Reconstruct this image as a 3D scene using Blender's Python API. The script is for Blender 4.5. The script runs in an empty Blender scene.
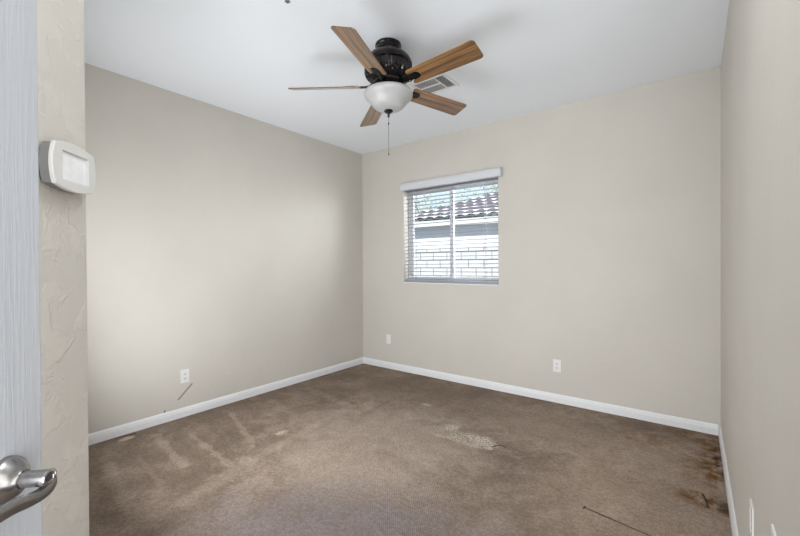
import bpy, bmesh, math, random
from mathutils import Vector, Matrix
random.seed(4)
PI = math.pi
D = bpy.data
SC = bpy.context.scene
COL = SC.collection

# ------------------------------------------------------------------ camera, world, sun, lamps, exposure
EYE, XL, YB, XR, H = 1.2779, -3.461, 3.718, 0.155, 2.74
S2 = 1 / math.sqrt(2)
cam = D.cameras.new('camera'); cam_o = D.objects.new('camera', cam); COL.objects.link(cam_o)
cam.sensor_width = 36; cam.lens = 384.85 / 800 * 36; cam.clip_start = .02
yaw, pit, rol = math.radians(37.4206), math.radians(-.35265), math.radians(-.29218)
F = Vector((-math.sin(yaw) * math.cos(pit), math.cos(yaw) * math.cos(pit), math.sin(pit)))
R0 = Vector((math.cos(yaw), math.sin(yaw), 0)); U0 = R0.cross(F)
R = R0 * math.cos(rol) + U0 * math.sin(rol); U = U0 * math.cos(rol) - R0 * math.sin(rol)
m = Matrix((R, U, -F)).transposed().to_4x4(); m.translation = (0, 0, EYE); cam_o.matrix_world = m
SC.camera = cam_o

w = D.worlds.new('sky'); SC.world = w; w.use_nodes = True
bg = w.node_tree.nodes['Background']; bg.inputs['Color'].default_value = (.75, .90, 1, 1); bg.inputs['Strength'].default_value = 1.0

def lamp(name, kind, energy, loc, to, col=(1, 1, 1), **k):
    l = D.lights.new(name, kind); l.energy = energy; l.color = col
    for a, b in k.items(): setattr(l, a, b)
    o = D.objects.new(name, l); COL.objects.link(o); o.location = loc
    o.rotation_euler = (Vector(to) - Vector(loc)).to_track_quat('-Z', 'Y').to_euler()
    return o
lamp('sun', 'SUN', 6.0, (3, -4, 9), (3 - .45, -4 + .75, 9 - .62), (1, .96, .9), angle=.01)
lamp('hall_fill', 'AREA', 64, (.12, -.9, 1.1), (-1.7, 2.2, 1.9), (.96, .98, 1), shape='RECTANGLE', size=1.0, size_y=1.9)  # added fill light behind the camera, not a fixture of the hall
lamp('passage_fill', 'AREA', 5, (.14, .3, 1.3), (-1.2, .42, 1.35), (.97, .985, 1), shape='RECTANGLE', size=.35, size_y=1.8)  # added fill beside the camera to lift the entry wall and door
lamp('ceiling_bounce', 'AREA', 13, (-.45, .95, 2.72), (-.75, 1.2, 0), (.98, .99, 1), shape='DISK', size=.9)
lamp('front_wall_fill', 'AREA', 46, (-2.22, .37, 1.2), (-2.05, 3.2, 1.9), (.95, .975, 1), shape='RECTANGLE', size=1.8, size_y=2.1, spread=math.radians(160))  # unseen fill panel added at the front wall to brighten ceiling and walls
lamp('window_fill', 'AREA', 62, (-.95, 4.75, 2.1), (-3.0, 3.0, 1.55), (.97, .985, 1), shape='DISK', size=1.2, spread=math.radians(100))  # added area light outside, out of view, boosting window light on the left wall
SC.view_settings.view_transform = 'Standard'; SC.view_settings.look = 'None'
SC.view_settings.exposure = 0.22; SC.view_settings.gamma = 1; SC.view_settings.use_curve_mapping = False

# ------------------------------------------------------------------ mesh helpers
def rotz(a): return Matrix.Rotation(a, 4, 'Z')
def add_box(bm, x0, x1, y0, y1, z0, z1, bev=0, seg=2):
    t = bmesh.new(); bmesh.ops.create_cube(t, size=1)
    for v in t.verts:
        v.co = Vector((x0 + (v.co.x + .5) * (x1 - x0), y0 + (v.co.y + .5) * (y1 - y0), z0 + (v.co.z + .5) * (z1 - z0)))
    if bev: bmesh.ops.bevel(t, geom=t.edges[:], offset=bev, segments=seg, affect='EDGES', profile=.6)
    merge(bm, t); return bm
def merge(bm, t, mat=None):
    if mat is not None: t.transform(mat)
    me = D.meshes.new('tmp'); t.to_mesh(me); t.free(); bm.from_mesh(me); D.meshes.remove(me)
def bx(x0, x1, y0, y1, z0, z1, bev=0, seg=2): return add_box(bmesh.new(), x0, x1, y0, y1, z0, z1, bev, seg)
def add_lathe(bm, prof, n=48, c=(0, 0, 0), cap=True, flute=None):
    rings = []
    for i, (r, z) in enumerate(prof):
        ring = []
        for k in range(n):
            rr = r
            if flute and flute[0] <= i <= flute[1] and (k // 2) % 2: rr -= flute[2]
            a = 2 * PI * k / n
            ring.append(bm.verts.new((c[0] + rr * math.cos(a), c[1] + rr * math.sin(a), c[2] + z)))
        rings.append(ring)
    for a, b in zip(rings, rings[1:]):
        for k in range(n): bm.faces.new((a[k], a[(k + 1) % n], b[(k + 1) % n], b[k]))
    if cap:
        bm.faces.new(rings[0][::-1]); bm.faces.new(rings[-1])
    bmesh.ops.recalc_face_normals(bm, faces=bm.faces[:]); return bm
def lathe(*a, **k): return add_lathe(bmesh.new(), *a, **k)
def add_sweep(bm, pts, rad, n=10, up=Vector((0, 0, 1))):
    """tube along pts; rad = list of (half width across, half height) or floats"""
    P = [Vector(p) for p in pts]; rings = []
    for i, p in enumerate(P):
        t = (P[min(i + 1, len(P) - 1)] - P[max(i - 1, 0)]).normalized()
        s = t.cross(up)
        if s.length < 1e-4: s = t.cross(Vector((0, 1, 0)))
        s.normalize(); u = s.cross(t).normalized()
        r = rad[i] if isinstance(rad, (list, tuple)) else rad
        a, b = r if isinstance(r, (list, tuple)) else (r, r)
        rings.append([bm.verts.new(p + s * a * math.cos(2 * PI * k / n) + u * b * math.sin(2 * PI * k / n)) for k in range(n)])
    for a, b in zip(rings, rings[1:]):
        for k in range(n): bm.faces.new((a[k], a[(k + 1) % n], b[(k + 1) % n], b[k]))
    bm.faces.new(rings[0][::-1]); bm.faces.new(rings[-1])
    bmesh.ops.recalc_face_normals(bm, faces=bm.faces[:]); return bm
def sweep(*a, **k): return add_sweep(bmesh.new(), *a, **k)
def add_prism(bm, poly, z0, z1, mat=None, bev=0):
    t = bmesh.new(); vs = [t.verts.new((x, y, z0)) for x, y in poly]
    f = t.faces.new(vs); r = bmesh.ops.extrude_face_region(t, geom=[f])
    for v in [e for e in r['geom'] if isinstance(e, bmesh.types.BMVert)]: v.co.z = z1
    bmesh.ops.recalc_face_normals(t, faces=t.faces[:])
    if bev:
        es = [e for e in t.edges if abs(e.verts[0].co.z - e.verts[1].co.z) < 1e-7]
        bmesh.ops.bevel(t, geom=es, offset=bev, segments=2, affect='EDGES')
    merge(bm, t, mat); return bm
def prism(*a, **k): return add_prism(bmesh.new(), *a, **k)
def obj(name, bm, mat, parent=None, smooth=False, loc=None, rot=None, ang=40):
    me = D.meshes.new(name); bm.to_mesh(me); bm.free()
    if mat: me.materials.append(mat)
    if smooth:
        me.shade_smooth()
        if ang: me.set_sharp_from_angle(angle=math.radians(ang))
    o = D.objects.new(name, me); COL.objects.link(o)
    if parent: o.parent = parent
    if loc: o.location = loc
    if rot: o.rotation_euler = rot
    return o
def struct(name, bm, mat, parent=None, **k):
    o = obj(name, bm, mat, parent, **k)
    if not parent: o['kind'] = 'structure'
    return o
def tag(o, label, cat, group=None):
    o['label'] = label; o['category'] = cat
    if group: o['group'] = group
    return o
def thing(name, label, cat, loc=(0, 0, 0), rz=0, group=None):
    o = D.objects.new(name, None); COL.objects.link(o); o.empty_display_size = .05
    o.location = loc; o.rotation_euler = (0, 0, rz); return tag(o, label, cat, group)

# ------------------------------------------------------------------ node helpers
class NT:
    def __init__(s, name):
        s.m = D.materials.new(name); s.m.use_nodes = True; s.t = s.m.node_tree
        s.p = s.t.nodes['Principled BSDF']; s.out = s.t.nodes['Material Output']
    def n(s, kind, **k):
        x = s.t.nodes.new(kind)
        for a, b in k.items(): setattr(x, a, b)
        return x
    def set(s, sock, v):
        if isinstance(v, bpy.types.NodeSocket): s.t.links.new(v, sock)
        elif isinstance(v, (tuple, list)) and sock.type == 'RGBA' and len(v) == 3: sock.default_value = (*v, 1)
        else: sock.default_value = v
    def math(s, op, a, b=0., c=0., clamp=False):
        x = s.n('ShaderNodeMath', operation=op, use_clamp=clamp)
        for i, v in enumerate((a, b, c)): s.set(x.inputs[i], v)
        return x.outputs[0]
    def mix(s, f, a, b, mode='MIX'):
        x = s.n('ShaderNodeMix', data_type='RGBA', blend_type=mode)
        s.set(x.inputs[0], f); s.set(x.inputs[6], a); s.set(x.inputs[7], b); return x.outputs[2]
    def ss(s, v, a, b):
        x = s.n('ShaderNodeMapRange', interpolation_type='SMOOTHSTEP'); s.set(x.inputs[0], v)
        x.inputs[1].default_value = a; x.inputs[2].default_value = b; return x.outputs[0]
    def pos(s): return s.n('ShaderNodeNewGeometry').outputs['Position']
    def objc(s): return s.n('ShaderNodeTexCoord').outputs['Object']
    def map(s, v, scale=(1, 1, 1), loc=(0, 0, 0), rot=(0, 0, 0)):
        x = s.n('ShaderNodeMapping'); s.set(x.inputs[0], v); x.inputs[1].default_value = loc
        x.inputs[2].default_value = rot; x.inputs[3].default_value = scale; return x.outputs[0]
    def noise(s, v, scale, det=3, rough=.55, dist=0):
        x = s.n('ShaderNodeTexNoise'); s.set(x.inputs['Vector'], v); x.inputs['Scale'].default_value = scale
        x.inputs['Detail'].default_value = det; x.inputs['Roughness'].default_value = rough
        x.inputs['Distortion'].default_value = dist; return x.outputs[0]
    def bump(s, h, strength, dist):
        x = s.n('ShaderNodeBump'); s.set(x.inputs['Height'], h); x.inputs['Strength'].default_value = strength
        x.inputs['Distance'].default_value = dist; s.t.links.new(x.outputs[0], s.p.inputs['Normal']); return x
    def base(s, c): s.set(s.p.inputs['Base Color'], c)
def simple(name, col, rough=.5, metal=0., spec=.5, nz=0, nscale=60, **k):
    t = NT(name); t.p.inputs['Roughness'].default_value = rough; t.p.inputs['Metallic'].default_value = metal
    t.p.inputs['Specular IOR Level'].default_value = spec
    v = t.noise(t.objc(), nscale, 2)
    t.base(t.mix(t.ss(v, .3, .7), tuple(c * (1 - nz - .02) for c in col), tuple(min(1, c * (1 + nz)) for c in col)))
    for a, b in k.items(): t.p.inputs[a.replace('_', ' ')].default_value = b
    return t.m

# ------------------------------------------------------------------ materials
WALL = (.605, .576, .526)
def wall_mat(name, col, tex=1., marks=None):
    t = NT(name); P = t.pos(); t.p.inputs['Roughness'].default_value = .62; t.p.inputs['Specular IOR Level'].default_value = .3
    c = t.mix(t.ss(t.noise(P, 1.3, 3), .3, .7), tuple(x * .97 for x in col), tuple(min(1, x * 1.02) for x in col))
    for (a, b, wd, mc, f) in marks or []:
        A, B = Vector(a), Vector(b); d = B - A; L = d.length
        x = t.n('ShaderNodeVectorMath', operation='SUBTRACT'); t.set(x.inputs[0], P); x.inputs[1].default_value = A
        y = t.n('ShaderNodeVectorMath', operation='DOT_PRODUCT'); t.set(y.inputs[0], x.outputs[0]); y.inputs[1].default_value = d / L
        s = t.math('MINIMUM', t.math('MAXIMUM', y.outputs['Value'], 0.), L)
        z = t.n('ShaderNodeVectorMath', operation='SCALE'); z.inputs[0].default_value = d / L; t.set(z.inputs['Scale'], s)
        q = t.n('ShaderNodeVectorMath', operation='DISTANCE'); t.set(q.inputs[0], x.outputs[0]); t.set(q.inputs[1], z.outputs[0])
        k = t.math('MULTIPLY', t.ss(q.outputs['Value'], wd, wd * .35), f)
        c = t.mix(k, c, mc)
    t.base(c)
    v = t.ss(t.noise(P, 9, 4, .6, .6), .48, .62); f = t.noise(P, 60, 3)
    t.bump(t.math('ADD', t.math('MULTIPLY', v, .8 * tex), t.math('MULTIPLY', f, .25)), .25 * tex, .003)
    return t.m
M = {}
M['wall'] = wall_mat('wall_paint', WALL, 1.)
M['wall_l'] = wall_mat('left_wall_paint', WALL, 1., [((XL, 1.545, .262), (XL, 1.436, .157), .011, (.16, .145, .125), .75),
                                                     ((XL, 1.325, .085), (XL, 1.33, .092), .008, (.08, .07, .06), .9)])
M['wall_r'] = wall_mat('right_wall_paint', WALL, .8, [((XR, 1.82, .366), (XR, 1.825, .36), .006, (.12, .1, .09), .9)])
def entry_mat():
    t = NT('trowelled_wall_paint'); P = t.pos(); t.p.inputs['Roughness'].default_value = .5
    n1 = t.noise(P, 13, 5, .6, .5); n2 = t.noise(P, 34, 4, .6, .6)
    r1 = t.ss(t.math('ABSOLUTE', t.math('SUBTRACT', n1, .5)), .0, .05)
    pl = t.ss(n1, .44, .62)
    t.base(t.mix(pl, tuple(c * .98 for c in WALL), tuple(min(1, c * 1.03) for c in WALL)))
    h = t.math('ADD', t.math('MULTIPLY', pl, .9), t.math('ADD', t.math('MULTIPLY', r1, .5), t.math('MULTIPLY', n2, .35)))
    t.bump(h, .38, .003); return t.m
M['entry'] = entry_mat()
def ceil_mat():
    t = NT('ceiling_paint'); P = t.pos(); t.p.inputs['Roughness'].default_value = .75; t.p.inputs['Specular IOR Level'].default_value = .2
    t.base((.855, .895, .945)); t.bump(t.noise(P, 45, 4), .12, .003); return t.m
M['ceil'] = ceil_mat()

def carpet_mat():
    t = NT('stained_taupe_carpet'); P = t.pos(); t.p.inputs['Roughness'].default_value = .95; t.p.inputs['Specular IOR Level'].default_value = .08
    sp = t.n('ShaderNodeSeparateXYZ'); t.set(sp.inputs[0], P); X, Y = sp.outputs[0], sp.outputs[1]
    nA = t.noise(P, 2.2, 5, .62, .4); nB = t.noise(P, 6, 5, .65, .8); nF = t.noise(P, 45, 4, .7); nS = t.noise(P, 160, 2, .6)
    wob = t.math('SUBTRACT', nB, .5)
    def blob(x, y, rx, ry, rot=0, soft=.5, wb=1.2):
        dx, dy = t.math('SUBTRACT', X, x), t.math('SUBTRACT', Y, y); c, s = math.cos(rot), math.sin(rot)
        a = t.math('DIVIDE', t.math('ADD', t.math('MULTIPLY', dx, c), t.math('MULTIPLY', dy, s)), rx)
        b = t.math('DIVIDE', t.math('SUBTRACT', t.math('MULTIPLY', dy, c), t.math('MULTIPLY', dx, s)), ry)
        d = t.math('SQRT', t.math('ADD', t.math('MULTIPLY', a, a), t.math('MULTIPLY', b, b)))
        return t.ss(t.math('ADD', d, t.math('MULTIPLY', wob, wb)), 1 + soft, 1 - soft)
    def seg(x0, y0, x1, y1, wd, wb=.0):
        L = math.hypot(x1 - x0, y1 - y0); ux, uy = (x1 - x0) / L, (y1 - y0) / L
        dx, dy = t.math('SUBTRACT', X, x0), t.math('SUBTRACT', Y, y0)
        s = t.math('MINIMUM', t.math('MAXIMUM', t.math('ADD', t.math('MULTIPLY', dx, ux), t.math('MULTIPLY', dy, uy)), 0.), L)
        ex, ey = t.math('SUBTRACT', dx, t.math('MULTIPLY', s, ux)), t.math('SUBTRACT', dy, t.math('MULTIPLY', s, uy))
        d = t.math('SQRT', t.math('ADD', t.math('MULTIPLY', ex, ex), t.math('MULTIPLY', ey, ey)))
        return t.ss(t.math('ADD', d, t.math('MULTIPLY', wob, wb)), wd, wd * .2)
    c = t.mix(t.ss(nA, .36, .64), CARPET[0], CARPET[1])
    c = t.mix(t.math('MULTIPLY', t.ss(nB, .4, .62), .4), c, CARPET[2])
    mul = lambda a, k: t.math('MULTIPLY', a, k)
    nM = t.noise(P, 15, 4, .7, .5)
    # worn lighter middle of the room, greyer purple patch near the door
    c = t.mix(mul(blob(-1.85, 2.1, .75, .75), .75), c, CARPET[3])
    c = t.mix(mul(blob(-1.75, 1.75, .4, .35), .45), c, CARPET[3])
    c = t.mix(mul(blob(-1.1, .9, .85, .78, .3, .3), .85), c, CARPET[4])
    c = t.mix(mul(blob(-.25, 2.5, .5, .8), .5), c, CARPET[5])
    c = t.mix(mul(blob(-.9, 3.1, .8, .4), .45), c, CARPET[6])
    c = t.mix(mul(blob(-2.2, 3.2, .9, .35), .5), c, CARPET[7])
    # vacuum lines
    for (x0, y0, x1, y1, wd, k) in [(-3.0, .81, -2.35, .74, .06, .5), (-3.25, 1.18, -2.6, 1.11, .045, .6), (-3.05, 1.35, -2.36, 1.29, .035, .6), (-3.22, 1.76, -2.5, 1.54, .03, .55),
                                    (-3.1, 1.56, -2.5, 1.42, .02, .35), (-3.0, .98, -2.5, .93, .025, .35), (-2.95, 1.95, -2.4, 1.86, .025, .4), (-2.1, 1.5, -1.6, 2.3, .03, .35), (-2.3, 1.9, -1.9, 2.6, .03, .4),
                                    (-3.2, 2.15, -2.5, 2.02, .06, .35), (-3.2, 2.6, -2.5, 2.5, .07, .35), (-2.2, .95, -2.33, 1.4, .10, .5), (-2.33, 1.4, -2.47, 2.5, .07, .55)]:
        c = t.mix(mul(seg(x0, y0, x1, y1, wd, .08), k * .75), c, CARPET[8])
    for (x0, y0, x1, y1, wd, k) in [(-3.2, 1.0, -2.5, .93, .07, .4), (-3.1, 1.26, -2.5, 1.2, .05, .4), (-3.1, 1.55, -2.5, 1.42, .07, .4), (-2.3, 2.9, -2.25, 2.4, .05, .3), (-.9, 1.9, -1.7, 2.0, .08, .25)]:
        c = t.mix(mul(seg(x0, y0, x1, y1, wd, .12), k), c, CARPET[0])
    # pale chalky spill
    spk = t.ss(t.noise(P, 75, 5, .85), .47, .60)
    for (x, y, rx, ry, k) in [(-1.52, 2.63, .06, .06, 1), (-1.24, 2.58, .12, .07, 1), (-1.4, 2.56, .1, .07, .7), (-1.33, 2.47, .2, .025, .7), (-1.95, 2.95, .04, .03, .8), (-1.15, 2.5, .03, .03, .9)]:
        c = t.mix(mul(t.math('MULTIPLY', spk, blob(x, y, rx, ry, 0, .5, 1.4)), k), c, (.95, .87, .77))
    # rust marks by the right baseboard
    rn = t.ss(t.noise(P, 11, 4, .7), .38, .62)
    for (x, y, rx, ry, k) in [(.07, 2.64, .16, .09, 1.), (.11, 3.25, .08, .4, 1.), (.0, 3.58, .2, .12, .7), (.05, 3.05, .13, .25, .5), (-.3, 3.3, .2, .15, .35)]:
        c = t.mix(mul(t.math('MULTIPLY', rn, blob(x, y, rx, ry)), k), c, (.155, .075, .02))
    c = t.mix(mul(t.math('MULTIPLY', rn, blob(.135, 3.3, .035, .3)), .85), c, (.05, .028, .014))
    c = t.mix(mul(blob(.13, 2.62, .03, .07), .7), c, (.03, .016, .008))
    # tears and snags
    h0 = None
    for (x0, y0, x1, y1, wd) in [(-1.13, 2.54, -1.1, 2.59, .009), (-1.1, 2.59, -1.05, 2.585, .008), (-3.44, .98, -3.41, 1.1, .013), (-.46, 2.19, -.1, 2.135, .0065),
                                 (-.463, 2.175, -.459, 2.2, .006), (.05, 2.66, .058, 2.58, .009), (.035, 2.71, .05, 2.66, .006), (-2.53, 1.84, -2.5, 1.8, .012), (-.62, 2.93, -.60, 2.935, .006),
                                 (-3.42, 2.98, -3.41, 3.1, .012), (-.45, 3.69, -.38, 3.69, .012)]:
        sgm = seg(x0, y0, x1, y1, wd, .012); c = t.mix(mul(sgm, .85), c, (.025, .018, .013))
        h0 = sgm if h0 is None else t.math('MAXIMUM', h0, sgm)
    for (x, y, rx, ry) in [(-3.36, 1.03, .03, .05), (-2.52, 1.79, .03, .05), (-1.13, 2.5, .02, .02)]:
        c = t.mix(mul(blob(x, y, rx, ry, 0, .4, .4), .85), c, (.62, .53, .42))
    # loop pile
    c = t.mix(mul(t.ss(nB, .36, .64), .32), c, t.mix(1., c, (.72, .69, .67), 'MULTIPLY'))
    c = t.mix(mul(t.ss(nM, .40, .62), .30), c, t.mix(1., c, (.78, .76, .74), 'MULTIPLY'))
    c = t.mix(mul(t.ss(nF, .38, .62), .55), c, t.mix(1., c, (.62, .60, .59), 'MULTIPLY'))
    c = t.mix(mul(t.ss(nS, .42, .58), .8), c, t.mix(1., c, (1.4, 1.4, 1.4), 'MULTIPLY'))
    t.base(c)
    loop = t.math('MULTIPLY', t.math('SINE', mul(X, 2 * PI / .013)), t.math('SINE', mul(Y, 2 * PI / .016)))
    h = t.math('ADD', t.math('ADD', mul(loop, .35), mul(nS, .8)), t.math('ADD', mul(nF, .9), mul(h0, -3.)))
    t.bump(h, .6, .006); return t.m
CARPET = [tuple(c * k for c, k in zip(q, (1.06, 1.07, 1.09))) for q in [(.195, .148, .114), (.30, .234, .183), (.21, .163, .128), (.42, .343, .28), (.21, .178, .170), (.41, .322, .254), (.39, .312, .25), (.22, .17, .134), (.43, .35, .28)]]
M['carpet'] = carpet_mat()
M['white'] = simple('white_trim_paint', (.80, .81, .83), .35, nz=.01)
M['plate'] = simple('white_plastic', (.80, .80, .78), .35)
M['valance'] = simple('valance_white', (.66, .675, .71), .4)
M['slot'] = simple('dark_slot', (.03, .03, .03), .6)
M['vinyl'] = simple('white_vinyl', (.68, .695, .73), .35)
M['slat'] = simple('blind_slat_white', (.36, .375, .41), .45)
M['cord'] = simple('ladder_cord', (.50, .50, .54), .7)
M['nickel'] = simple('brushed_nickel', (.33, .325, .32), .27, 1., nz=.06, nscale=200)
M['nickel_d'] = simple('dark_nickel', (.12, .12, .12), .35, 1.)
M['black'] = simple('oil_rubbed_bronze', (.022, .020, .019), .2, .7, nz=.2, nscale=20)
M['black_m'] = simple('dark_bronze_finial', (.03, .028, .026), .35, .7)
M['chain'] = simple('antique_chain', (.10, .095, .09), .35, .9)
M['thermo'] = simple('pale_grey_plastic', (.67, .67, .65), .4); M['thermo_shade'] = simple('shaded_grey_plastic', (.2, .2, .2), .5)  # second grey is darkened: shade on the thermostat's side put into its colour
M['screen'] = simple('silver_screen', (.88, .89, .90), .15, .05, nz=.03, nscale=30)
M['vent'] = simple('white_vent_enamel', (.78, .78, .78), .4)
M['duct'] = simple('duct_dark', (.05, .05, .055), .7)
M['door'] = None
def door_mat():
    t = NT('embossed_white_door'); o = t.objc(); t.p.inputs['Roughness'].default_value = .38
    g = t.noise(t.map(o, (150, 150, 7)), 1, 4, .6, .4); g2 = t.noise(t.map(o, (30, 30, 1.2)), 1, 3, .6)
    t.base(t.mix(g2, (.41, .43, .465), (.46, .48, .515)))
    t.bump(t.math('ADD', t.ss(g, .4, .66), t.math('MULTIPLY', g2, .5)), .22, .0012); return t.m
M['door'] = door_mat()
def wood_mat():
    t = NT('walnut_veneer'); o = t.objc(); t.p.inputs['Roughness'].default_value = .33
    t.p.inputs['Coat Weight'].default_value = .7; t.p.inputs['Coat Roughness'].default_value = .16; t.p.inputs['Coat IOR'].default_value = 1.6
    g = t.noise(t.map(o, (1.1, 36, 10)), 1, 5, .68, .6); f = t.noise(t.map(o, (5, 140, 40)), 1, 3, .6)
    c = t.mix(t.ss(g, .32, .68), (.06, .028, .016), (.44, .235, .09))
    c = t.mix(t.math('MULTIPLY', t.ss(f, .4, .65), .45), c, (.07, .036, .02))
    t.base(c); t.bump(f, .1, .001); return t.m
M['wood'] = wood_mat()
def glass_shade():
    t = NT('frosted_opal_glass'); t.p.inputs['Roughness'].default_value = .3
    v = t.noise(t.objc(), 9, 4, .6, 1.); t.base(t.mix(v, (.43, .435, .44), (.49, .495, .495)))
    t.p.inputs['Subsurface Weight'].default_value = .15; t.p.inputs['Subsurface Radius'].default_value = (.02, .02, .02); return t.m
M['opal'] = glass_shade()
def pane_mat():
    t = NT('window_glass'); tr = t.n('ShaderNodeBsdfTransparent'); gl = t.n('ShaderNodeBsdfGlossy'); gl.inputs['Roughness'].default_value = .02
    tr.inputs[0].default_value = (.97, .985, .985, 1)
    fr = t.n('ShaderNodeFresnel'); fr.inputs[0].default_value = 1.45; mx = t.n('ShaderNodeMixShader')
    t.set(mx.inputs[0], t.math('MULTIPLY', fr.outputs[0], .6)); t.t.links.new(tr.outputs[0], mx.inputs[1]); t.t.links.new(gl.outputs[0], mx.inputs[2])
    t.t.links.new(mx.outputs[0], t.out.inputs[0]); t.t.nodes.remove(t.p); return t.m
M['pane'] = pane_mat()
def block_mat():
    t = NT('white_block_masonry'); o = t.objc()
    sp = t.n('ShaderNodeSeparateXYZ'); t.set(sp.inputs[0], o); cb = t.n('ShaderNodeCombineXYZ')
    t.set(cb.inputs[0], sp.outputs[0]); t.set(cb.inputs[1], sp.outputs[2])
    b = t.n('ShaderNodeTexBrick'); t.set(b.inputs['Vector'], cb.outputs[0]); b.inputs['Scale'].default_value = 1
    b.inputs['Brick Width'].default_value = .406; b.inputs['Row Height'].default_value = .203; b.inputs['Mortar Size'].default_value = .009; b.inputs['Mortar Smooth'].default_value = .1
    b.inputs['Color1'].default_value = (.43, .435, .45, 1); b.inputs['Color2'].default_value = (.39, .395, .415, 1); b.inputs['Mortar'].default_value = (.045, .045, .06, 1)
    t.base(b.outputs['Color']); t.p.inputs['Roughness'].default_value = .9; return t.m
M['block'] = block_mat()
M['stucco'] = simple('white_stucco', (.58, .60, .65), .9, nz=.02, nscale=30)
M['fascia'] = simple('white_fascia', (.50, .50, .50), .6)
def tile_mat():
    t = NT('grey_roof_tile'); b = t.n('ShaderNodeTexBrick'); t.set(b.inputs['Vector'], t.map(t.objc(), loc=(.05, .05, 0))); b.inputs['Scale'].default_value = 1
    b.inputs['Brick Width'].default_value = .36; b.inputs['Row Height'].default_value = .44; b.inputs['Mortar Size'].default_value = .028; b.inputs['Mortar Smooth'].default_value = .2
    b.inputs['Color1'].default_value = (.80, .79, .82, 1); b.inputs['Color2'].default_value = (.70, .69, .72, 1); b.inputs['Mortar'].default_value = (.10, .09, .115, 1)
    t.base(b.outputs['Color']); t.p.inputs['Roughness'].default_value = .85; return t.m
M['tile'] = tile_mat()
M['gravel'] = simple('pale_gravel', (.78, .75, .71), .95, nz=.25, nscale=40)
M['leaf'] = simple('pale_leaves', (.36, .42, .36), .7, nz=.2, nscale=2)
M['bark'] = simple('bark', (.16, .12, .09), .9, nz=.3, nscale=20)

# ------------------------------------------------------------------ room shell
struct('floor', bx(XL - .2, 1.4, -2.7, YB + .16, -.1, 0), M['carpet'])
struct('ceiling', bx(XL - .2, 1.4, -2.7, YB + .16, H, H + .12), M['ceil'])
struct('wall_left', bx(XL - .16, XL, .1, YB + .16, 0, H), M['wall_l'])
WX0, WX1, WZ0, WZ1 = -2.785, -1.583, 1.068, 2.215
b = bmesh.new(); T = .18
add_box(b, XL, WX0, YB, YB + T, 0, H); add_box(b, WX1, XR + .16, YB, YB + T, 0, H)
add_box(b, WX0, WX1, YB, YB + T, 0, WZ0); add_box(b, WX0, WX1, YB, YB + T, WZ1, H)
struct('wall_back', b, M['wall'])
struct('wall_right', bx(XR, XR + .16, .55, YB, 0, H), M['wall_r'])
# entry wall at 45 degrees with a rounded drywall corner, turning into the front wall
E_ = Vector((-1.2275, .2945)); d_ = Vector((-S2, S2)); n_ = Vector((S2, S2)); rr = .02
a_ = rr * math.tan(math.radians(22.5))
p0 = E_ - d_ * (a_ + 1.15); pts = [p0]
ctr = E_ - d_ * a_ - n_ * rr
for k in range(9):
    t_ = math.radians(45 + 45 * k / 8); pts.append(ctr + Vector((math.cos(t_), math.sin(t_))) * rr)
pts += [Vector((-1.5, pts[-1].y)), Vector((-1.5, pts[-1].y - .12)), Vector((E_.x - .05, pts[-1].y - .12)), p0 - n_ * .12]
struct('wall_entry', prism([(p.x, p.y) for p in pts], 0, H), M['entry'], smooth=True, ang=30)
fy = pts[9].y
struct('wall_front', bx(XL, -1.5, fy - .12, fy, 0, H), M['wall'])
b = bmesh.new()   # passage behind the camera
add_box(b, XR + .16, 1.3, .43, .55, 0, H); add_box(b, 1.2, 1.3, -2.6, .43, 0, H); add_box(b, -1.5, 1.3, -2.7, -2.6, 0, H); add_box(b, -1.5, -1.4, -2.6, .17, 0, H)
struct('wall_hall', b, M['wall'])

def baseboard(name, p, q, nrm):
    p, q, nrm = Vector(p), Vector(q), Vector(nrm)
    prof = [(0, 0), (.014, 0), (.014, .048), (.011, .056), (.011, .063), (.006, .074), (.003, .078), (0, .078)]
    bm = bmesh.new(); L = []
    for e in (p, q): L.append([bm.verts.new((e.x + nrm.x * a, e.y + nrm.y * a, z)) for a, z in prof])
    k = len(prof)
    for i in range(k): bm.faces.new((L[0][i], L[0][(i + 1) % k], L[1][(i + 1) % k], L[1][i]))
    bm.faces.new(L[0]); bm.faces.new(L[1][::-1]); bmesh.ops.recalc_face_normals(bm, faces=bm.faces[:])
    struct(name, bm, M['white'])
baseboard('baseboard_left', (XL, fy, 0), (XL, YB, 0), (1, 0, 0))
baseboard('baseboard_back', (XL + .014, YB, 0), (XR - .014, YB, 0), (0, -1, 0))
baseboard('baseboard_right', (XR, .55, 0), (XR, YB, 0), (-1, 0, 0))
baseboard('baseboard_front', (XL + .014, fy, 0), (-1.27, fy, 0), (0, 1, 0))

# ------------------------------------------------------------------ window and blind
wy0, wy1 = YB + .105, YB + .165
b = bmesh.new()
add_box(b, WX0, WX0 + .03, wy0, wy1, WZ0, WZ1); add_box(b, WX1 - .03, WX1, wy0, wy1, WZ0, WZ1)
add_box(b, WX0 + .03, WX1 - .03, wy0, wy1, WZ0, WZ0 + .04); add_box(b, WX0 + .03, WX1 - .03, wy0, wy1, WZ1 - .045, WZ1)
win = struct('window_1', b, M['vinyl'])
xm = -2.192
def sash(x0, x1, y0, y1, name, l, r):
    b = bmesh.new()
    add_box(b, x0, x0 + l, y0, y1, WZ0 + .04, WZ1 - .045, .003); add_box(b, x1 - r, x1, y0, y1, WZ0 + .04, WZ1 - .045, .003)
    add_box(b, x0 + l, x1 - r, y0, y1, WZ0 + .04, WZ0 + .075, .003); add_box(b, x0 + l, x1 - r, y0, y1, WZ1 - .08, WZ1 - .045, .003)
    f = obj(name, b, M['vinyl'], win)
    obj('pane', bx(x0 + l, x1 - r, (y0 + y1) / 2 - .002, (y0 + y1) / 2 + .002, WZ0 + .075, WZ1 - .08), M['pane'], f)
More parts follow.
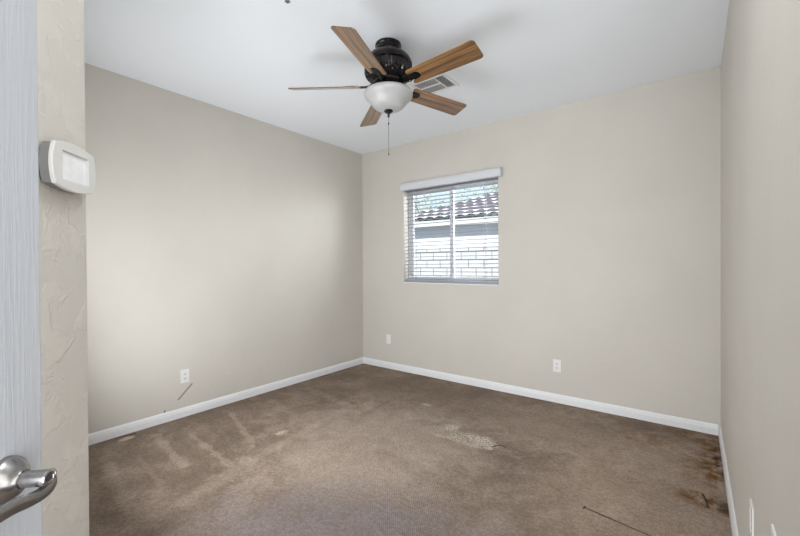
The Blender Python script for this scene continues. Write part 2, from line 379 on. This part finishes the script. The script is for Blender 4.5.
sash(WX0 + .03, xm + .028, wy0 + .006, wy0 + .028, 'sash', .036, .048)
sash(xm - .02, WX1 - .03, wy0 + .031, wy0 + .053, 'sash', .036, .03)
struct('trim_1', bx(WX0, WX1, YB - .006, wy0, WZ0, WZ0 + .012, .003), M['white'])

bl = thing('window_blind', 'white horizontal slat blind with valance hanging in the window', 'blind', ((WX0 + WX1) / 2, YB, WZ1))
bo = Vector(bl.location)
def rel(bm): bm.transform(Matrix.Translation(-bo)); return bm
vx0, vx1 = -2.795, -1.535
b = bmesh.new()
prof = [(0, 2.172), (.05, 2.172), (.054, 2.18), (.054, 2.235), (.060, 2.243), (.060, 2.252), (0, 2.252)]
L = [[b.verts.new((x, YB - .001 - a, z)) for a, z in prof] for x in (vx0, vx1)]
for i in range(len(prof)): j = (i + 1) % len(prof); b.faces.new((L[0][i], L[0][j], L[1][j], L[1][i]))
b.faces.new(L[0]); b.faces.new(L[1][::-1]); bmesh.ops.recalc_face_normals(b, faces=b.faces[:])
obj('valance', rel(b), M['valance'], bl)
AX = Matrix(((0, 0, 1, 0), (1, 0, 0, 0), (0, 1, 0, 0), (0, 0, 0, 1)))
b = bmesh.new(); z = 1.118; tilt = math.radians(2)
while z < 2.165:
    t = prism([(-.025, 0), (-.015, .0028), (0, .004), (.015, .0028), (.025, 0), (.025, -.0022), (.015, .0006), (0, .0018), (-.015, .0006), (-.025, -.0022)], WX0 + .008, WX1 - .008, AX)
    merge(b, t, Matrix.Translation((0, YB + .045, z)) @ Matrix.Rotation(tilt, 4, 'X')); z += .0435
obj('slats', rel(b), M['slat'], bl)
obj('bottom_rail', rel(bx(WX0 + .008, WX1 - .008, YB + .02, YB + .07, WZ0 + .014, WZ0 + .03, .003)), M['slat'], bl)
obj('head_rail', rel(bx(WX0 + .006, WX1 - .006, YB + .012, YB + .068, 2.172, 2.212)), M['slat'], bl)
for x in (-2.645, -2.145, -1.745):
    b = bmesh.new()
    for yy in (YB + .019, YB + .071):
        add_box(b, x - .002, x + .002, yy - .001, yy + .001, WZ0 + .02, 2.18)
    z = 1.115
    while z < 2.165: add_box(b, x - .008, x + .008, YB + .0188, YB + .0712, z - .004, z - .0022); z += .0435
    obj('ladder_cord', rel(b), M['cord'], bl)
b = sweep([(-1.625, YB - .004, 2.175), (-1.625, YB - .004, 2.125)], .0015, 6); cd = obj('pull_cord', rel(b), M['cord'], bl)
obj('tassel', rel(lathe([(.003, .022), (.006, .012), (.008, 0)], 12, (-1.625, YB - .012, 2.105))), M['cord'], cd, smooth=True)

# ------------------------------------------------------------------ door on the left with lever handle
dc = -.495
def dpt(u, n, z): return Vector((-S2 * u + S2 * n, S2 * u + S2 * n, z))       # u along the door, n = offset along its normal
DM = Matrix.Translation(dpt(0, dc, 0)) @ rotz(math.radians(135))              # local x = u, local y = -n
door = struct('door_1', bx(-.055, .6945, 0, .035, .012, 2.045, .0025), M['door'])
door.matrix_world = DM
hu, hz = .625, .970
rx = Matrix.Rotation(PI / 2, 4, 'X')                                         # local z of the lathe -> -y = outwards
b = lathe([(.0335, 0), (.0335, .004), (.032, .008), (.029, .011), (.024, .0165), (.0185, .021), (.0145, .0235), (.0135, .025), (.0115, .0252)], 40)
hd = obj('door_handle', b, M['nickel'], door, smooth=True); hd.location = (hu, 0, hz); hd.rotation_euler = (PI / 2, 0, 0)
# in the handle's frame: x = u, y = up, z = outwards
obj('handle_neck', lathe([(.0115, .02), (.0115, .056), (.0105, .0585), (.008, .059), (.0075, .0575), (.004, .0572)], 32), M['nickel'], hd, smooth=True)
b = lathe([(.0042, .0565), (.0042, .0582), (.003, .0588), (.001, .0582)], 16)
tag_ = obj('privacy_pin', b, M['nickel_d'], hd, smooth=True)
P_ = [(.0165, .004, .047), (.0165, -.007, .050), (.010, -.0165, .051), (-.003, -.0215, .049), (-.020, -.0205, .046), (-.04, -.016, .044), (-.065, -.0135, .043), (-.105, -.0125, .042), (-.113, -.0125, .041)]
Rr = [(.003, .005), (.0055, .0095), (.0075, .0105), (.0075, .0095), (.0062, .010), (.0055, .0105), (.0052, .0105), (.0048, .0098), (.002, .006)]
def cr(A, i, f):
    g = lambda k: A[max(0, min(len(A) - 1, k))]
    return tuple(.5 * (2 * b + (c - a) * f + (2 * a - 5 * b + 4 * c - d) * f * f + (3 * b - a - 3 * c + d) * f ** 3) for a, b, c, d in zip(g(i - 1), g(i), g(i + 1), g(i + 2)))
ii = [(k // 6, k % 6 / 6) for k in range((len(P_) - 1) * 6 + 1)]
P_, Rr = [cr(P_, i, f) for i, f in ii], [cr(Rr, i, f) for i, f in ii]
obj('lever', sweep(P_, Rr, 20, Vector((0, 1, 0))), M['nickel'], hd, smooth=True, ang=60)
obj('latch_plate', bx(.694, .6955, .006, .029, hz - .028, hz + .028), M['nickel'], door)

# ------------------------------------------------------------------ thermostat on the entry wall
tu, tz = .985, 1.506
TM = Matrix.Translation(dpt(tu, -.66, tz)) @ rotz(math.radians(135))          # local x = u, y = -n, z up
th = thing('thermostat', 'grey wall control with bowed frame and silver screen by the door', 'thermostat')
th.matrix_world = TM
def pillow(hx, hz_, bx_, bz_, n=10):
    P = []
    for k in range(n): q = -1 + 2 * k / n; P.append((hx * q, -hz_ - bz_ * (1 - q * q)))
    for k in range(n): q = -1 + 2 * k / n; P.append((hx + bx_ * (1 - q * q), hz_ * q))
    for k in range(n): q = 1 - 2 * k / n; P.append((hx * q, hz_ + bz_ * (1 - q * q)))
    for k in range(n): q = 1 - 2 * k / n; P.append((-hx - bx_ * (1 - q * q), hz_ * q))
    return P
def loft(bm, loops, close_first=True, close_last=True):
    R_ = [[bm.verts.new(p) for p in l] for l in loops]; n = len(R_[0])
    for a, c in zip(R_, R_[1:]):
        for k in range(n): bm.faces.new((a[k], a[(k + 1) % n], c[(k + 1) % n], c[k]))
    if close_first: bm.faces.new(R_[0][::-1])
    if close_last: bm.faces.new(R_[-1])
    bmesh.ops.recalc_face_normals(bm, faces=bm.faces[:]); return bm
lp = lambda y, *a: [(x, y, z) for x, z in pillow(*a)]
b = loft(bmesh.new(), [lp(0, .048, .042, .004, .006), lp(-.004, .049, .043, .004, .006), lp(-.006, .060, .044, .0085, .009), lp(-.026, .0615, .0445, .0085, .0095)])
obj('housing', b, M['thermo_shade'], th, smooth=True, ang=35)
inner = lambda y, hx, hz_: [(x + .0, y, z) for x, z in pillow(hx, hz_, .0, .0)]
b = loft(bmesh.new(), [lp(-.026, .0625, .0452, .0088, .0097), lp(-.0325, .063, .0455, .0088, .0097), lp(-.0345, .0618, .0445, .0085, .0095), inner(-.035, .043, .0325), inner(-.0295, .0415, .031)], True, False)
obj('bezel', b, M['thermo'], th, smooth=True, ang=35)
obj('screen', prism([(-.0415, -.031), (.0415, -.031), (.0415, .031), (-.0415, .031)], 0, .001, Matrix.Translation((0, -.0285, 0)) @ Matrix.Rotation(PI / 2, 4, 'X')), M['screen'], th)

# ------------------------------------------------------------------ outlets and wall plates
def plate(name, label, cat, loc, rz, kind):
    """local x across, y = into the wall, front at negative y"""
    t = thing(name, label, cat, loc, rz)
    obj('cover_plate', bx(-.035, .035, -.0052, 0, -.0575, .0575, .0022), M['plate'], t)
    if kind == 'duplex':
        for s in (-1, 1):
            b = prism([(.0165 * math.cos(2 * PI * k / 24), max(-.0125, min(.0125, .0165 * math.sin(2 * PI * k / 24)))) for k in range(24)], 0, .002, Matrix.Translation((0, -.006, s * .0195)) @ Matrix.Rotation(PI / 2, 4, 'X'))
            r = obj('receptacle', b, M['plate'], t)
            b = bmesh.new()
            add_box(b, -.0085, -.0055, -.0086, -.0078, s * .0195 - .002, s * .0195 + .007); add_box(b, .0055, .0085, -.0086, -.0078, s * .0195 - .002, s * .0195 + .006)
            add_box(b, -.003, .003, -.0086, -.0078, s * .0195 - .011, s * .0195 - .006)
            obj('slots', b, M['slot'], r)
        obj('screw', lathe([(.0035, 0), (.003, .001)], 12), M['plate'], t, loc=(0, -.006, 0), rot=(PI / 2, 0, 0))
    elif kind == 'jack':
        obj('jack', lathe([(.0065, 0), (.0065, .003), (.0045, .004), (.0045, .010), (.002, .010)], 16), M['nickel'], t, loc=(0, -.006, 0), rot=(PI / 2, 0, 0))
    else:
        obj('insert', bx(-.0165, .0165, -.008, -.006, -.0335, .0335, .001), M['plate'], t)
    return t
plate('wall_outlet', 'white duplex outlet on the left wall above the dark diagonal scuff', 'outlet', (XL, 1.488, .344), PI / 2, 'duplex')
plate('wall_outlet', 'white duplex outlet on the back wall right of the window', 'outlet', (-1.013, YB, .341), 0, 'duplex')
plate('wall_plate', 'small white plate on the back wall beside the far corner', 'wall plate', (-3.03, YB, .362), 0, 'blank')
plate('wall_plate', 'white plate seen edge-on low on the right wall, the farther one', 'wall plate', (XR, 1.735, .418), -PI / 2, 'blank')
plate('wall_plate', 'white plate seen edge-on low on the right wall, the nearer one', 'wall plate', (XR, 1.275, .578), -PI / 2, 'jack')

# ------------------------------------------------------------------ ceiling fan
CX, CY, ZB = -1.608, 1.986, -.278          # blade plane below the ceiling
fan = thing('ceiling_fan', 'black five-blade ceiling fan with walnut blades and frosted bowl light', 'ceiling fan', (CX, CY, H))
obj('canopy', lathe([(.082, 0), (.086, -.004), (.086, -.016), (.081, -.022), (.084, -.03), (.084, -.042), (.078, -.05)], 56), M['black'], fan, smooth=True, ang=30)
obj('motor_housing', lathe([(.074, -.048), (.096, -.054), (.102, -.060), (.100, -.066), (.125, -.080), (.143, -.097), (.153, -.116), (.158, -.130), (.158, -.140), (.150, -.146), (.154, -.152), (.158, -.160), (.158, -.195), (.150, -.214), (.13, -.232), (.10, -.245)], 112, flute=(11, 14, .007)), M['black'], fan, smooth=True, ang=25)
obj('switch_housing', lathe([(.10, -.240), (.10, -.262), (.075, -.285), (.06, -.305), (.085, -.316), (.085, -.326)], 48), M['black'], fan, smooth=True, ang=30)
b = lathe([(.135, -.312), (.155, -.316), (.162, -.326), (.1615, -.338), (.155, -.350), (.142, -.362), (.129, -.374), (.119, -.387), (.109, -.401), (.097, -.414), (.078, -.426), (.045, -.434), (.004, -.437)], 64)
obj('glass_bowl', b, M['opal'], fan, smooth=True, ang=60)
obj('finial', lathe([(.004, -.434), (.028, -.436), (.030, -.442), (.022, -.449), (.010, -.456), (.007, -.466), (.008, -.474), (.004, -.482), (.001, -.484)], 24), M['black_m'], fan, smooth=True, ang=60)
b = bmesh.new(); z = -.484
add_sweep(b, [(0, 0, -.482), (0, 0, -.72)], .0013, 6)
while z > -.72:
    add_lathe(b, [(.0004, .0018), (.0018, 0), (.0004, -.0018)], 6, (0, 0, z)); z -= .006
ch = obj('pull_chain', b, M['chain'], fan)
obj('chain_coupling', lathe([(.001, -.512), (.0045, -.516), (.0045, -.526), (.001, -.53)], 12), M['chain'], ch, smooth=True)
obj('chain_pull', lathe([(.001, -.712), (.003, -.716), (.004, -.726), (.001, -.732)], 12), M['chain'], ch, smooth=True)
def blade_bm():
    P = []
    r0, r1, hw0, hw1, cr = .175, .655, .062, .073, .024
    sw, sl = .030, .255                                      # slot half width and end
    P += [(sl - sw + sw * math.cos(a), sw * math.sin(a)) for a in [PI / 2 - PI * k / 10 for k in range(11)]]
    def rnd(x, y, r, a0, a1, n=6): return [(x + r * math.cos(a0 + (a1 - a0) * k / n), y + r * math.sin(a0 + (a1 - a0) * k / n)) for k in range(n + 1)]
    q = (hw0 - sw) / 2
    P += rnd(r0 + q, -sw - q, q, PI / 2, 3 * PI / 2)
    P += rnd(r1 - cr, -hw1 + cr, cr, -PI / 2, 0)
    P += rnd(r1 - cr, hw1 - cr, cr, 0, PI / 2)
    P += rnd(r0 + q, sw + q, q, PI / 2, 3 * PI / 2)
    return prism(P, -.003, .003, None, .0012)
def iron_bm():
    b = bmesh.new()
    P = [(.10, -.016), (.15, -.012), (.175, -.022), (.205, -.0275), (.23, -.0255), (.245, -.016), (.25, 0), (.245, .016), (.23, .0255), (.205, .0275), (.175, .022), (.15, .012), (.10, .016)]
    add_prism(b, P, -.004, .006, None, .002)
    add_prism(b, [(.2, -.045), (.235, -.05), (.285, -.03), (.30, 0), (.285, .03), (.235, .05), (.2, .045)], .0035, .0075)
    add_sweep(b, [(.07, 0, .035), (.10, 0, .022), (.13, 0, .006), (.17, 0, .001)], [(.02, .006), (.016, .006), (.012, .005), (.012, .004)], 10)
    for s in (-1, 1):
        add_sweep(b, [(.135, s * .012, .0), (.15, s * .024, -.001), (.17, s * .027, -.002), (.185, s * .018, -.003), (.178, s * .010, -.003)], .0035, 8)
    return b
first = None
for k in range(5):
    a = math.radians([-72.0, -.4, 71.8, 144.2, 216.0][k]); droop = [-.022, -.040, .016, .042, .008][k]; pb = [-16, -15, -14, -15, -20.5][k]
    if first is None:
        bl_ = obj('blade', blade_bm(), M['wood'], fan); ir = obj('blade_iron', iron_bm(), M['black'], bl_, smooth=True, ang=35); first = (bl_, ir)
    else:
        bl_ = first[0].copy(); COL.objects.link(bl_); bl_.parent = fan
        ir = first[1].copy(); COL.objects.link(ir); ir.parent = bl_
    bl_.matrix_local = Matrix.Translation((0, 0, ZB)) @ rotz(a) @ Matrix.Rotation(droop, 4, 'Y') @ Matrix.Rotation(math.radians(pb), 4, 'X')

# ------------------------------------------------------------------ ceiling register and sprinkler
vt = thing('ceiling_vent', 'white louvered air register on the ceiling behind the fan', 'vent', (-1.665, 2.65, H))
b = bmesh.new(); vx, vy = .155, .125
for (x0, x1, y0, y1) in [(-vx, vx, -vy, -vy + .022), (-vx, vx, vy - .022, vy), (-vx, -vx + .022, -vy + .022, vy - .022), (vx - .022, vx, -vy + .022, vy - .022), (.052, .062, -vy + .022, vy - .022), (-vx + .022, .052, -.005, .005)]:
    add_box(b, x0, x1, y0, y1, -.008, 0)
obj('frame', b, M['vent'], vt)
obj('duct_opening', bx(-vx + .01, vx - .01, -vy + .01, vy - .01, -.0015, 0), M['duct'], vt)
def louver(x0, x1, y0, y1, n, along, tl):
    b = bmesh.new()
    for k in range(n):
        f_ = (k + .5) / n; t = bmesh.new()
        if along == 'x':
            L_ = (x1 - x0); add_box(t, -L_ / 2, L_ / 2, -.006, .006, -.0005, .0005)
            merge(b, t, Matrix.Translation(((x0 + x1) / 2, y0 + f_ * (y1 - y0), -.006)) @ Matrix.Rotation(tl, 4, 'X'))
        else:
            L_ = (y1 - y0); add_box(t, -.006, .006, -L_ / 2, L_ / 2, -.0005, .0005)
            merge(b, t, Matrix.Translation((x0 + f_ * (x1 - x0), (y0 + y1) / 2, -.006)) @ Matrix.Rotation(tl, 4, 'Y'))
    obj('louvers', b, M['vent'], vt)
louver(.062, vx - .022, -vy + .022, vy - .022, 12, 'x', .75)
louver(-vx + .022, .052, .005, vy - .022, 7, 'x', .32); louver(-vx + .022, .052, -vy + .022, -.005, 7, 'x', .32)
sp_ = thing('fire_sprinkler', 'small metal sprinkler head on the ceiling at the top edge', 'sprinkler', (-1.735, 1.285, H))
obj('escutcheon', lathe([(.038, 0), (.038, -.002), (.03, -.006), (.016, -.008)], 32), M['vent'], sp_, smooth=True, ang=30)
b = bmesh.new(); add_lathe(b, [(.012, -.006), (.012, -.016), (.008, -.02)], 16)
for s in (-1, 1): add_sweep(b, [(s * .010, 0, -.014), (s * .013, 0, -.024), (s * .010, 0, -.034), (0, 0, -.040)], .0025, 8)
obj('sprinkler_frame', b, M['nickel'], sp_, smooth=True)
obj('deflector', lathe([(.016, -.042), (.016, -.0405), (.004, -.040)], 20, flute=(0, 1, .005)), M['nickel'], sp_)

# ------------------------------------------------------------------ outside the window
struct('outside_ground', bx(-26, 14, YB + T + .02, 40, -.3, -.12), M['gravel'])
gw = obj('garden_wall', bx(-8, 8, 0, .2, -.12, 1.725), M['block']); tag(gw, 'white painted block wall outside the window', 'garden wall')
gw.location = (-5, 8.5, 0)
hs = thing('neighbor_house', 'white neighbouring house with tiled hip roof above the block wall', 'house', (-8.6, 10.6, -.12), math.radians(6))
obj('house_wall', bx(.38, 14, .42, 8, 0, 2.78), M['stucco'], hs)
ez = 2.83
obj('fascia', bx(0, 14.4, -.01, .03, ez - .15, ez + .05), M['fascia'], hs)
b = bmesh.new(); add_box(b, 0, .03, .03, 9, ez - .13, ez); obj('fascia', b, M['fascia'], hs)
obj('soffit', bx(.03, 14.4, .03, .45, ez - .12, ez - .09), M['fascia'], hs)
b = bmesh.new(); pitch = .40; cl, NX, NC = .44, 360, 8
prev = None
for c in range(NC):
    for e in (0, 1):
        tt = (c + e) * cl; row = []
        for i in range(NX + 1):
            x = -.05 + tt + (14.4 - tt) * i / NX
            zz = ez + .03 + pitch * tt + (.10 if e == 0 else 0) + .055 * abs(math.sin(PI * x / .36 + (PI / 2 if c % 2 else 0)))
            row.append(b.verts.new((x, -.05 + tt, zz)))
        if prev:
            for i in range(NX): b.faces.new((prev[i], prev[i + 1], row[i + 1], row[i]))
        prev = row
obj('roof_tiles', b, M['tile'], hs)
b = bmesh.new()     # hip side of the roof
vs = [b.verts.new(p) for p in [(-.05, -.05, ez + .03), (-.05, 9, ez + .03), (NC * cl, 9, ez + .03 + pitch * NC * cl), (NC * cl, NC * cl, ez + .03 + pitch * NC * cl)]]; b.faces.new(vs)
r_ = bmesh.ops.extrude_face_region(b, geom=b.faces[:])
for v in [e for e in r_['geom'] if isinstance(e, bmesh.types.BMVert)]: v.co.z -= .04
obj('roof_side', b, M['tile'], hs)
def tree(loc, h, r, n, label, seed):
    rnd = random.Random(seed); t = thing('tree', label, 'tree', loc)
    b = bmesh.new(); add_sweep(b, [(0, 0, 0), (.1, 0, h * .3), (0, .1, h * .55)], [.16, .12, .08], 8); tips = []
    for k in range(9):
        a = k * 2.4; e = (math.cos(a) * r * .7, math.sin(a) * r * .7, h * (.62 + .3 * rnd.random())); tips.append(e)
        add_sweep(b, [(.05, .05, h * .4), (e[0] * .5, e[1] * .5, h * .55), e], [.06, .04, .015], 6)
    obj('trunk', b, M['bark'], t, smooth=True)
    b = bmesh.new()
    for k in range(n):
        c = Vector(rnd.choice(tips)) + Vector((rnd.gauss(0, 1), rnd.gauss(0, 1), rnd.gauss(0, .8))) * r * .32
        q = Matrix.Translation(c) @ Matrix.Rotation(rnd.uniform(0, 6.3), 4, Vector((rnd.gauss(0, 1), rnd.gauss(0, 1), rnd.gauss(0, 1))).normalized())
        s = .1 + .06 * rnd.random()
        b.faces.new([b.verts.new(q @ Vector(p)) for p in [(-s, 0, 0), (0, -s * .4, 0), (s, 0, .02), (0, s * .4, 0)]])
    obj('foliage', b, M['leaf'], t)
tree((-13.0, 21, -.12), 6.2, 2.4, 1100, 'pale leafy tree behind the tiled roof, left pane', 3)
tree((-8.2, 23, -.12), 7.0, 2.4, 1500, 'pale leafy tree behind the tiled roof, right pane', 5)
